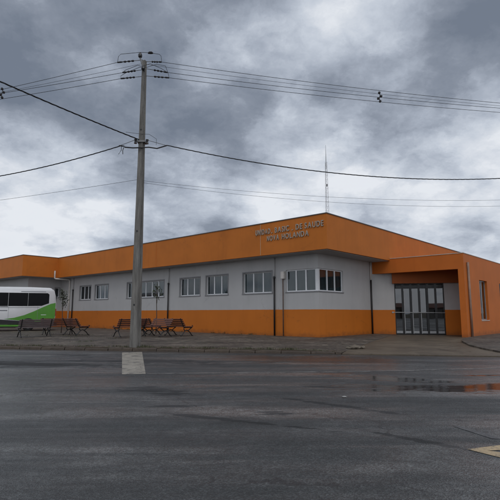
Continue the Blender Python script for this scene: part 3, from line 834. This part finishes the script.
# ------------------------------------------------------------------ overhead wires
def wire(az, off, s0, s1, c2, c1, c0, r, name, label, cat, group=None, twist=False):
    d = dirv(az); mb = MB(); n = 80
    sk = 17. if az == 78 else 10.                     # past this the wire runs on evenly to a pole out of sight
    def zf(s): return c2*s*s+c1*s+c0 if s < sk else c2*sk*sk+c1*sk+c0+.4*(2*c2*sk+c1)*(s-sk)
    s1 = max(s1, 45.)
    pts = []
    for i in range(n+1):
        s = s0+(s1-s0)*i/n
        pts.append(Vector((PX, PY+off, 0))+d*s+Vector((0, 0, zf(s))))
    if twist:
        perp = Vector((-d.y, d.x, 0)); n2 = int((s1-s0)*16)
        for ph in (0, 2.09, 4.19):
            tp = []
            for i in range(n2+1):
                s = s0+(s1-s0)*i/n2
                a = s*7.5+ph
                tp.append(Vector((PX, PY+off, 0))+d*s+Vector((0, 0, zf(s)))+perp*math.cos(a)*r+Vector((0, 0, math.sin(a)*r)))
            mb.tube(tp, r*.92, 5)
    else: mb.tube(pts, r, 6)
    o = mb.build(name, M['wire'] if not twist else M['insul'], None, smooth=True)
    return tag(o, label, cat, group)
g1 = 'bare power lines at the pole top'
wire(78, -.15, .70, 24, .0017, -.0405, 11.275, .009, 'power_line', 'topmost bare power line running from the pole to the right edge', 'power line', g1)
wire(78, .15, .88, 24, .0017, -.0305, 11.016, .009, 'power_line', 'middle bare power line running from the pole to the right edge', 'power line', g1)
wire(78, -.10, 1.0, 24, .0017, -.0300, 10.668, .009, 'power_line', 'lowest of the bare power lines running from the pole top to the right edge', 'power line', g1)
wire(-76, 0, 1.20, 20, .0017, -.100, 11.52, .009, 'power_line', 'topmost bare power line sloping from the pole to the left edge', 'power line', g1)
wire(-76, 0, .95, 20, .0017, -.043, 10.965, .009, 'power_line', 'middle bare power line sloping from the pole to the left edge', 'power line', g1)
wire(-76, 0, 1.02, 20, .0020, -.050, 10.728, .009, 'power_line', 'lowest of the bare power lines sloping from the pole top to the left edge', 'power line', g1)
wire(78, 0, .05, 24, .0017, -.037, 11.16, .006, 'power_line', 'thinnest line of the bundle running right, just under the topmost power line', 'power line', g1)
wire(-76, 0, .05, 20, .0017, -.072, 11.20, .006, 'power_line', 'thinnest line of the bundle running left, just under the topmost power line', 'power line', g1)
wire(212, 0, .15, 26, .004, -.034, 7.98, .013, 'power_cable', 'thick black twisted cable rising from the pole to the upper left edge', 'power cable', None, True)
wire(-72, 0, .98, 18, .00994, -.18903, 8.055, .012, 'power_cable', 'black twisted cable sagging from the pole to the left edge', 'power cable', None, True)
wire(78, 0, .95, 20, .00863, -.17314, 8.027, .012, 'power_cable', 'black twisted cable sagging from the pole past the antenna to the right edge', 'power cable', None, True)
wire(-72, 0, .05, 20, .0015, -.0535, 6.44, .006, 'phone_wire', 'faint thin wire sloping from the pole to the left edge above the roof', 'wire')
wire(78, 0, .05, 24, .0042, -.0632, 6.388, .005, 'phone_wire', 'upper of two faint thin wires crossing behind the antenna', 'wire')
wire(78, 0, .05, 24, .0049, -.0873, 6.313, .005, 'phone_wire', 'lower of two faint thin wires crossing behind the antenna', 'wire')

def spacer(loc, label):
    sp = empty('wire_spacer', loc); sp.scale = (.66, .66, .66)
    tag(sp, label, 'wire spacer', 'insulated spacers on the power lines')
    mb = MB(); mb.tube([(0, 0, .34), (.03, 0, .1), (-.03, 0, -.1), (.02, 0, -.34)], .03, 8); mb.build('spacer_bar', M['insul'], sp)
    for x, z in ((-.02, .30), (.10, .06), (-.10, -.10), (.02, -.30)):
        mb = MB(); mb.tube([(x, -.08, z), (x, -.04, z), (x, .04, z), (x, .08, z)], [.05, .085, .085, .05], 10); mb.build('insulator_lobe', M['insul'], sp)
    return sp
pr = Vector((PX, PY, 0))+RT*10.15
spacer((pr.x, pr.y-.03, 10.80), 'dark spacer joining the three bare power lines above the roof on the right')
pl = Vector((PX, PY, 0))+LT*6.70
spacer((pl.x, pl.y, 10.75), 'dark spacer joining the bare power lines at the left edge')

# ------------------------------------------------------------------ benches
def make_bench(wood):
    b = empty('park_bench')
    Ln = 1.55
    mb = MB()
    for y in (-.235, -.115, .005, .125):
        mb.box((-Ln/2, y-.052, .425), (Ln/2, y+.048, .455))
    mb.build('seat', wood, b, .006)
    mb = MB()
    for k in range(4):
        zc = .52+.088*k; yc = .215+.045*k+.01*k
        mb.box((-Ln/2, -.015, -.036), (Ln/2, .015, .036), Matrix.Translation((0, yc-.02, zc)) @ Matrix.Rotation(R(-24), 4, 'X'))
    mb.build('backrest', wood, b, .006)
    for s in (-1, 1):
        x = s*(Ln/2-.12)
        mb = MB()
        r = .024
        mb.tube([(x, -.37, .015), (x, -.30, .03), (x, -.20, .16), (x, -.08, .25), (x, .02, .28), (x, .12, .24), (x, .22, .13), (x, .30, .03), (x, .37, .015)], r, 6)
        mb.tube([(x, -.30, .405), (x, -.20, .34), (x, -.08, .25)], r, 6)
        mb.tube([(x, -.33, .43), (x, -.29, .405), (x, .0, .405), (x, .17, .405), (x, .235, .50), (x, .40, .84)], r, 6)
        mb.tube([(x, .12, .24), (x, .18, .33), (x, .17, .405)], r, 6)
        mb.tube([(x, -.33, .43), (x, -.36, .47), (x, -.33, .50), (x, -.30, .48)], r*.8, 6)
        mb.build('leg_frame', M['iron'], b)
    return b
bench0 = make_bench(M['wood']); bench_g = make_bench(M['wood_grey'])
bg = 'slatted benches on the pavement in front of the health centre'
# local -y is the way the bench faces; angle a turns +x (bench axis) to az
spots = [(bench_g, -10.25, 22.15, 38, 'greyish slatted bench beside the green tail of the minibus, turned away to the left'),
         (bench0, -9.95, 24.1, 190, 'brown slatted bench between the greyish bench and the bench under the white downpipe'),
         (bench0, -8.72, 23.35, 132, 'brown slatted bench with its back turned, right end of the group nearest the minibus'),
         (bench0, -5.72, 22.15, 42, 'brown slatted bench half hidden behind the left side of the utility pole'),
         (bench0, -5.25, 23.95, 138, 'brown slatted bench just right of the utility pole, behind the sapling trunk'),
         (bench0, -4.45, 22.25, -42, 'low brown slatted bench standing back to back with the rightmost bench'),
         (bench0, -3.50, 22.85, 138, 'rightmost brown slatted bench with its back turned, near the black downpipe')]
used = set()
for i, (src, x, y, a, lab) in enumerate(spots):
    o = src if src.name not in used else copy_tree(src)
    used.add(src.name)
    if a == 38: a = 180+40
    elif a == 42: a = 180+44
    elif a in (132, 138): a = 180-45 if a == 138 else 180-42
    o.location = (x, y, pave_z(x, y)+.004); o.rotation_euler = (0, 0, R(a))
    tag(o, lab, 'bench', bg)

# ------------------------------------------------------------------ minibus (x grows towards its nose, built pointing left in the world)
V = empty('minibus', (-12.42, 29.60, .24), R(204))
tag(V, 'white minibus with a green swoosh and black side windows parked before the left wing', 'minibus')
prof = [(.10, .42), (.04, .62), (.0, .95), (0, 1.75), (.05, 2.2), (.13, 2.5), (.24, 2.64), (.42, 2.70), (1.5, 2.73), (4.5, 2.71), (5.3, 2.63), (5.8, 2.35), (6.35, 1.75), (6.95, 1.45), (7.25, 1.15), (7.3, .6), (7.2, .42)]
mb = MB()
Wd = 2.05
mb.prism([(x, z) for x, z in prof], -Wd, 0, Matrix(((1, 0, 0, 0), (0, 0, 1, 0), (0, 1, 0, 0), (0, 0, 0, 1))))
# prism axes: (x, y=z-extent, z)
body = mb.build('body', M['bus_white'], V, .07, True)
# V local y: world camera side is local +y (rotated 180) -> side face at y = 0
for v in body.data.vertices: pass
def vpanel(name, poly, m, y0=-.02, y1=.006, bevel=0, parent=V):
    mb = MB(); mb.prism(poly, y0, y1, Matrix(((1, 0, 0, 0), (0, 0, 1, 0), (0, 1, 0, 0), (0, 0, 0, 1))))
    return mb.build(name, m, parent, bevel)
zo = -.24
def P2(pts): return [(x, z+zo) for x, z in pts]
for x0, x1, cut in ((.42, 1.62, True), (1.635, 2.72, False), (2.735, 4.0, False), (4.05, 5.2, False)):
    poly = [(x0, 1.96 if cut else 1.80), (x0+.42, 1.80), (x1, 1.78), (x1, 2.60), (x0+(.10 if cut else 0), 2.60), (x0, 2.52 if cut else 2.60)]
    if not cut: poly = [(x0, 1.78), (x1, 1.775), (x1, 2.60), (x0, 2.60)]
    vpanel('window', P2(poly), M['bus_glass'])
vpanel('green_swoosh', P2([(.09, .78), (.03, 1.2), (.03, 1.99), (.30, 1.93), (.75, 1.72), (1.25, 1.46), (1.8, 1.22), (2.35, 1.06), (2.9, .98), (2.2, .90), (1.2, .80)]), M['bus_green'], -.02, .0045)
vpanel('green_sill', P2([(1.55, .52), (1.5, .62), (4.9, .66), (4.9, .54)]), M['bus_green'], -.02, .0045)
vpanel('black_skirt', P2([(.12, .60), (.10, .775), (1.2, .79), (2.3, .89), (3.1, .95), (6.0, 1.0), (6.0, .70), (1.3, .665), (1.2, .60)]), M['bus_black'], -.02, .009)
vpanel('roof_lettering', P2([(.62, 2.665), (.62, 2.70), (2.05, 2.70), (2.05, 2.665)]), M['bus_grey'], -.02, .004)
vpanel('grey_stripe', P2([(2.75, 1.47), (2.75, 1.535), (6.0, 1.55), (6.0, 1.45)]), M['bus_grey'], -.02, .004)
vpanel('grey_stripe', P2([(.95, 1.69), (.95, 1.715), (5.9, 1.66), (5.9, 1.62)]), M['bus_grey'], -.02, .004)
vpanel('door_handle', P2([(3.25, 1.16), (3.25, 1.20), (3.5, 1.20), (3.5, 1.16)]), M['bus_black'], -.02, .02)
vpanel('side_marker', P2([(.55, 1.22), (.55, 1.25), (.85, 1.25), (.85, 1.22)]), M['alu'], -.02, .006)
for sx in (1.05, 2.68, 4.02):
    vpanel('panel_seam', P2([(sx, .92), (sx+.012, .92), (sx+.012, 1.77), (sx, 1.77)]), M['bus_grey'], -.02, .005)
vpanel('rail', P2([(2.72, 1.735), (2.72, 1.765), (5.3, 1.765), (5.3, 1.735)]), M['bus_black'], -.02, .008)
vpanel('fuel_flap', P2([(.75, 1.30), (.75, 1.50), (.95, 1.50), (.95, 1.30)]), M['bus_green'], -.02, .010)
mb = MB(); mb.box((-.03, -.16, .95), (.06, .004, 1.38)); mb.build('tail_light', M['red_lamp'], V, .02)
mb = MB(); mb.box((-.03, -2.054, .95), (.06, -1.89, 1.38)); mb.build('tail_light', M['red_lamp'], V, .02)
mb = MB(); mb.box((-.09, -1.95, .28), (.14, -.06, .52)); mb.build('rear_bumper', M['bus_black'], V, .03)
mb = MB(); mb.box((.3, -1.9, .22), (7.0, -.10, .425)); mb.build('underbody', M['bus_black'], V)
mb = MB(); mb.box((-.012, -1.75, 1.55), (.05, -.3, 2.2), Matrix.Translation((0, 0, 0))); mb.build('rear_window', M['bus_glass'], V, .02)
for x in (1.55, 5.55):
    for y in (-.26, -1.92):
        mb = MB(); mb.tube([(x, y-.13+k, .36) for k in (0, .03, .23, .26)], [.31, .36, .36, .31], 24); w = mb.build('wheel', M['rubber'], V, smooth=False)
        mb = MB(); yy = y+.135 if y > -1 else y-.135
        mb.tube([(x, yy-.012, .36), (x, yy+.006, .36), (x, yy+.012, .36)], [.21, .20, .05], 20); mb.build('rim', M['alu_grey'], w)
for x in (1.55, 5.55):
    arch = [(x+.43*math.cos(R(a)), .36+.43*math.sin(R(a))) for a in range(0, 181, 15)]
    vpanel('wheel_arch', arch, M['bus_black'], -.03, .012)

# ------------------------------------------------------------------ saplings
def sapling(loc, h, pts, leaf, n, label):
    s = empty('sapling', loc); tag(s, label, 'sapling', 'young trees planted among the benches')
    mb = MB(); mb.tube([(0, 0, -.05), (.02, .01, h*.35), (-.02, 0, h*.7), (.0, .0, h)], [.028, .022, .018, .008], 8)
    for (x, y, z, r) in pts: mb.tube([(0, 0, z-.35), (x*.6, y*.6, z-.1), (x, y, z)], [.012, .009, .004], 5)
    mb.build('trunk', M['bark'], s, smooth=True)
    mb = MB()
    for (cx, cy, cz, r) in pts:
        for _ in range(int(n*r*r*40)):
            v = Vector((random.gauss(0, 1), random.gauss(0, 1), random.gauss(0, 1))).normalized()*r*random.random()**.45
            c = Vector((cx, cy, cz))+v
            a = Vector((random.uniform(-1, 1), random.uniform(-1, 1), random.uniform(-.9, .3))).normalized()
            b = a.cross(Vector((random.uniform(-1, 1), random.uniform(-1, 1), random.uniform(-1, 1)))).normalized()
            L_, W_ = random.uniform(.07, .12), random.uniform(.025, .04)
            q = [c, c+a*L_*.5+b*W_, c+a*L_, c+a*L_*.5-b*W_]
            mb.bm.faces.new([mb.bm.verts.new(p) for p in q])
    mb.build('crown', leaf, s)
    return s
sapling((-5.05, 25.0, .25), 2.75, [(0, 0, 2.5, .17), (.17, -.05, 2.35, .13), (-.15, .05, 2.28, .14), (.26, 0, 2.12, .09), (-.08, .05, 2.05, .12), (.06, -.06, 1.9, .08)], M['leaf'], 30, 'thin sapling with a small sparse crown rising behind the brown benches right of the pole')
sapling((-10.5, 25.9, .25), 2.35, [(0, 0, 2.15, .26), (.05, .05, 1.85, .24), (-.12, 0, 2.35, .17), (.1, 0, 1.6, .16)], M['leaf_grey'], 34, 'grey green sapling between the minibus tail and the white downpipe')

# ------------------------------------------------------------------ small things on the ground
def lump(bm_, c, r, seed):
    ico = bmesh.ops.create_icosphere(bm_, subdivisions=2, radius=1.0)['verts']
    for v in ico:
        k = 1+.45*noise.noise(v.co*1.4+Vector((seed, 0, 0)))
        v.co = Vector((v.co.x*r[0]*k, v.co.y*r[1]*k, v.co.z*r[2]*k))+Vector(c)
rb = empty('rubble_heap', (3.75, 16.75, pave_z(3.5, 16.75)-.05))
tag(rb, 'small heap of broken concrete lying at the left edge of the driveway', 'rubble')
for c, r, sd in (((0, 0, .05), (.20, .13, .075), 1.), ((.27, .05, .04), (.12, .09, .05), 5.), ((-.24, -.05, .03), (.11, .09, .045), 9.)):
    mb = MB(); lump(mb.bm, c, r, sd); mb.build('chunk', M['rubble'], rb)
mb = MB(); lump(mb.bm, (0, 0, 0), (.040, .03, .010), 3.)
tag(mb.build('paper_scrap', M['paper'], None, loc=(1.52, 7.66, .014)), 'tiny pale crumpled paper scrap lying on the wet road', 'litter')

def weeds():
    mb = MB(); rnd = random.Random(3)
    def blade(x, y, z, h):
        a = rnd.uniform(0, 6.28); w = rnd.uniform(.004, .008); ln = rnd.uniform(.3, .9)*h; b = a+1.57
        p = [Vector((x+math.cos(b)*w, y+math.sin(b)*w, z)), Vector((x-math.cos(b)*w, y-math.sin(b)*w, z)), Vector((x+math.cos(a)*ln*.4-math.cos(b)*w*.7, y+math.sin(a)*ln*.4-math.sin(b)*w*.7, z+h*.7)), Vector((x+math.cos(a)*ln*.4+math.cos(b)*w*.7, y+math.sin(a)*ln*.4+math.sin(b)*w*.7, z+h*.7)), Vector((x+math.cos(a)*ln, y+math.sin(a)*ln, z+h))]
        v = [mb.bm.verts.new(q) for q in p]; mb.bm.faces.new(v[:4]); mb.bm.faces.new((v[3], v[2], v[4]))
    spots = []
    for _ in range(120):                                  # along the back of the kerb
        x = rnd.uniform(-13, 3.0); spots.append((x, ky(x)+.20+abs(rnd.gauss(0, .12)), rnd.uniform(.03, .09), .10))
    for _ in range(26):                                   # where the wall meets the pavement
        u = rnd.uniform(0, 22); p = Mb @ Vector((-.05-abs(rnd.gauss(0, .05)), u, 0)); spots.append((p.x, p.y, rnd.uniform(.04, .12), .09))
    for _ in range(60):                                   # round the pole foot and between the benches
        if rnd.random() < .4: x, y = PX+rnd.gauss(0, .3), PY+rnd.gauss(0, .3)
        else: x, y = rnd.gauss(-6.5, 3.2), rnd.gauss(22.5, 1.6)
        spots.append((x, y, rnd.uniform(.03, .08), .16))
    for x, y, h, r in spots:
        for _ in range(rnd.randint(10, 26)):
            xx, yy = x+rnd.gauss(0, r), y+rnd.gauss(0, r*.6)
            if kd_of(xx, yy) < .17: continue
            blade(xx, yy, pave_left_z(xx, yy)-.004, h*rnd.uniform(.5, 1.2))
    o = mb.build('weeds', M['weed']); tag(o, 'low grass and weeds growing in the cracks of the pavement', 'weeds', kind='stuff')
weeds()

# ------------------------------------------------------------------ across the street, behind the photographer (mirrored in the door glass)
def house(loc, rz, w, d, h, rh, label):
    hs = empty('house', loc, rz); tag(hs, label, 'house')
    wall('house_wall', (-w/2, 0), (1, 0), (0, -1), 0, w, 0, h, [(1.2, 2.6, 1.0, 2.2), (4.2, 5.2, 0.02, 2.2), (w-2.8, w-1.2, 1.0, 2.2)], .2, M['house_wall'], hs)
    mb = MB(); mb.box((-w/2, -d, 0), (-w/2+.2, -.205, h)); mb.build('house_wall', M['house_wall'], hs)
    mb = MB(); mb.box((w/2-.2, -d, 0), (w/2, -.205, h)); mb.build('house_wall', M['house_wall'], hs)
    mb = MB(); mb.box((-w/2+.205, -d, 0), (w/2-.205, -d+.2, h)); mb.build('house_wall', M['house_wall'], hs)
    mb = MB()
    Mx = Matrix(((0, 0, 1, 0), (1, 0, 0, 0), (0, 1, 0, 0), (0, 0, 0, 1)))
    mb.prism([(.6, h+.01), (.6, h+.15), (-d/2, h+rh), (-d-.6, h+.15), (-d-.6, h+.01)], -w/2-.6, w/2+.6, Mx); mb.build('roof', M['roof_tile'], hs)
    for a0, a1, z0 in ((1.2, 2.6, 1.0), (w-2.8, w-1.2, 1.0)):
        mb = MB(); frame_boxes(mb, lambda a, dd, z: (-w/2+a, -dd, z), a0+.004, a1-.004, z0+.004, 2.196, 2); o = mb.build('window', M['alu'], hs)
        quad_box('pane', lambda a, dd, z: (-w/2+a, -dd, z), a0+.05, a1-.05, z0+.05, 2.15, .12, .126, M['glass'], o)
    quad_box('door', lambda a, dd, z: (-w/2+a, -dd, z), 4.21, 5.19, .03, 2.195, .08, .13, M['pipe_rust'], hs)
house((-2.5, -72, .0), R(2), 15, 8, 2.6, 1.3, 'plain low plastered house with a tiled roof across the street')

# ------------------------------------------------------------------ camera
cam = bpy.data.cameras.new('camera'); co = bpy.data.objects.new('camera', cam); COL.objects.link(co)
co.location = (0, 0, 1.35)
co.rotation_euler = (R(90)+math.atan(63/459.), 0, 0)
cam.sensor_fit = 'HORIZONTAL'; cam.sensor_width = 36; cam.lens = 36*459./500
cam.clip_start = .05; cam.clip_end = 6000
S.camera = co

# ------------------------------------------------------------------ sky and sun
SUN_EL, SUN_AZ = 52, 168       # azimuth clockwise from +Y: high, behind and a little to the right of the photographer
w = bpy.data.worlds.new('World'); S.world = w; w.use_nodes = True
t = w.node_tree; bgn = t.nodes['Background']
sky = N(t, 'ShaderNodeTexSky', sky_type='NISHITA', sun_disc=False, sun_elevation=R(SUN_EL), sun_rotation=R(SUN_AZ))
tc = N(t, 'ShaderNodeTexCoord'); g = tc.outputs['Generated']
sp = N(t, 'ShaderNodeSeparateXYZ'); t.links.new(g, sp.inputs[0])
zc = math_n(t, 'MAXIMUM', sp.outputs['Z'], 0.0)
den = math_n(t, 'ADD', zc, .38)
cb = N(t, 'ShaderNodeCombineXYZ')
t.links.new(math_n(t, 'DIVIDE', sp.outputs['X'], den), cb.inputs[0]); t.links.new(math_n(t, 'DIVIDE', sp.outputs['Y'], den), cb.inputs[1])
cv = cb.outputs[0]
big = noise_n(t, mapping(t, cv, (1, 1, 1), (0, 0, R(25)), (3.2, 1.4, 0)), 1.1, 3, .5, .0)
med = noise_n(t, mapping(t, cv, (1, 1, 1), (0, 0, R(-12)), (1.7, 5.1, 0)), 3.4, 12, .56, .0)
# rounded heaps: the distance field of warped cells
wn = N(t, 'ShaderNodeTexNoise', i_Scale=5., i_Detail=8., i_Roughness=.62); t.links.new(cv, wn.inputs['Vector'])
wsc = N(t, 'ShaderNodeVectorMath', operation='SCALE', i_Scale=.26); t.links.new(wn.outputs['Color'], wsc.inputs[0])
wad = N(t, 'ShaderNodeVectorMath', operation='ADD'); t.links.new(cv, wad.inputs[0]); t.links.new(wsc.outputs[0], wad.inputs[1])
cell = N(t, 'ShaderNodeTexVoronoi', feature='SMOOTH_F1', i_Scale=3.6, i_Smoothness=.5); t.links.new(wad.outputs[0], cell.inputs['Vector'])
puff = math_n(t, 'SUBTRACT', .95, cell.outputs['Distance'])
fin = noise_n(t, mapping(t, wad.outputs[0], (1, 1, 1), (0, 0, 0), (4.4, .6, 0)), 9.0, 10, .60, .0)
mix_ = math_n(t, 'ADD', math_n(t, 'ADD', math_n(t, 'MULTIPLY', big, .40), math_n(t, 'MULTIPLY', med, .34)), math_n(t, 'ADD', math_n(t, 'MULTIPLY', puff, .22), math_n(t, 'MULTIPLY', fin, .17)))
# the cloud deck: a few thick banks and thin places, thinner low down
def toward(az, el, r0, r1, amt):
    v = (math.sin(R(az))*math.cos(R(el)), math.cos(R(az))*math.cos(R(el)), math.sin(R(el)))
    n = N(t, 'ShaderNodeVectorMath', operation='DOT_PRODUCT'); t.links.new(g, n.inputs[0]); n.inputs[1].default_value = v
    return maprange(t, n.outputs['Value'], math.cos(R(r1)), math.cos(R(r0)), 0., amt)
lay = maprange(t, zc, .06, .42, .085, -.012)
for args in ((-20, 39, 8, 26, -.12), (-3, 22, 1, 9, -.055), (-4, 28.5, 0, 6, .05), (11, 23.5, 1, 8, -.045), (4, 33, 0, 8, .045), (13, 33, 0, 5, .02), (-25, 15, 2, 12, .03), (26, 36, 1, 8, -.045), (21, 29, 1, 9, -.03), (-20, 23, 1, 8, .03), (26, 14, 1, 10, -.02), (24, 24, 1, 7, .03), (10, 13, 1, 9, .02), (-1, 15, 1, 8, .02), (180, 45, 20, 80, .08)):  # last entry: unseen bright sky added behind the camera to light the fronts
    lay = math_n(t, 'ADD', lay, toward(*args))
val = math_n(t, 'ADD', math_n(t, 'MULTIPLY', math_n(t, 'SUBTRACT', mix_, .515), 1.0), math_n(t, 'ADD', lay, .484))
ccol = ramp(t, val, [(.37, (1.7, 2.02, 2.6)), (.44, (2.5, 2.85, 3.5)), (.50, (3.9, 4.35, 5.15)), (.56, (5.6, 6.1, 6.9)), (.64, (7.9, 8.2, 8.7))])
cover = maprange(t, val, .66, .80, .98, .92)
col = mixc(t, cover, sky.outputs[0], ccol)
t.links.new(col, bgn.inputs['Color']); bgn.inputs['Strength'].default_value = .10

sl = bpy.data.lights.new('sun', 'SUN'); so = bpy.data.objects.new('sun', sl); COL.objects.link(so)
sl.energy = .55; sl.angle = R(30); sl.color = (1, .96, .9)
d = Vector((math.sin(R(SUN_AZ))*math.cos(R(SUN_EL)), math.cos(R(SUN_AZ))*math.cos(R(SUN_EL)), math.sin(R(SUN_EL))))
so.rotation_euler = d.to_track_quat('Z', 'Y').to_euler(); so.location = (0, 0, 40)

S.view_settings.view_transform = 'Standard'; S.view_settings.look = 'None'
S.view_settings.gamma = 1; S.view_settings.use_curve_mapping = False
S.view_settings.exposure = 0.0
S.cycles.use_denoising = True
S.cycles.max_bounces = 8
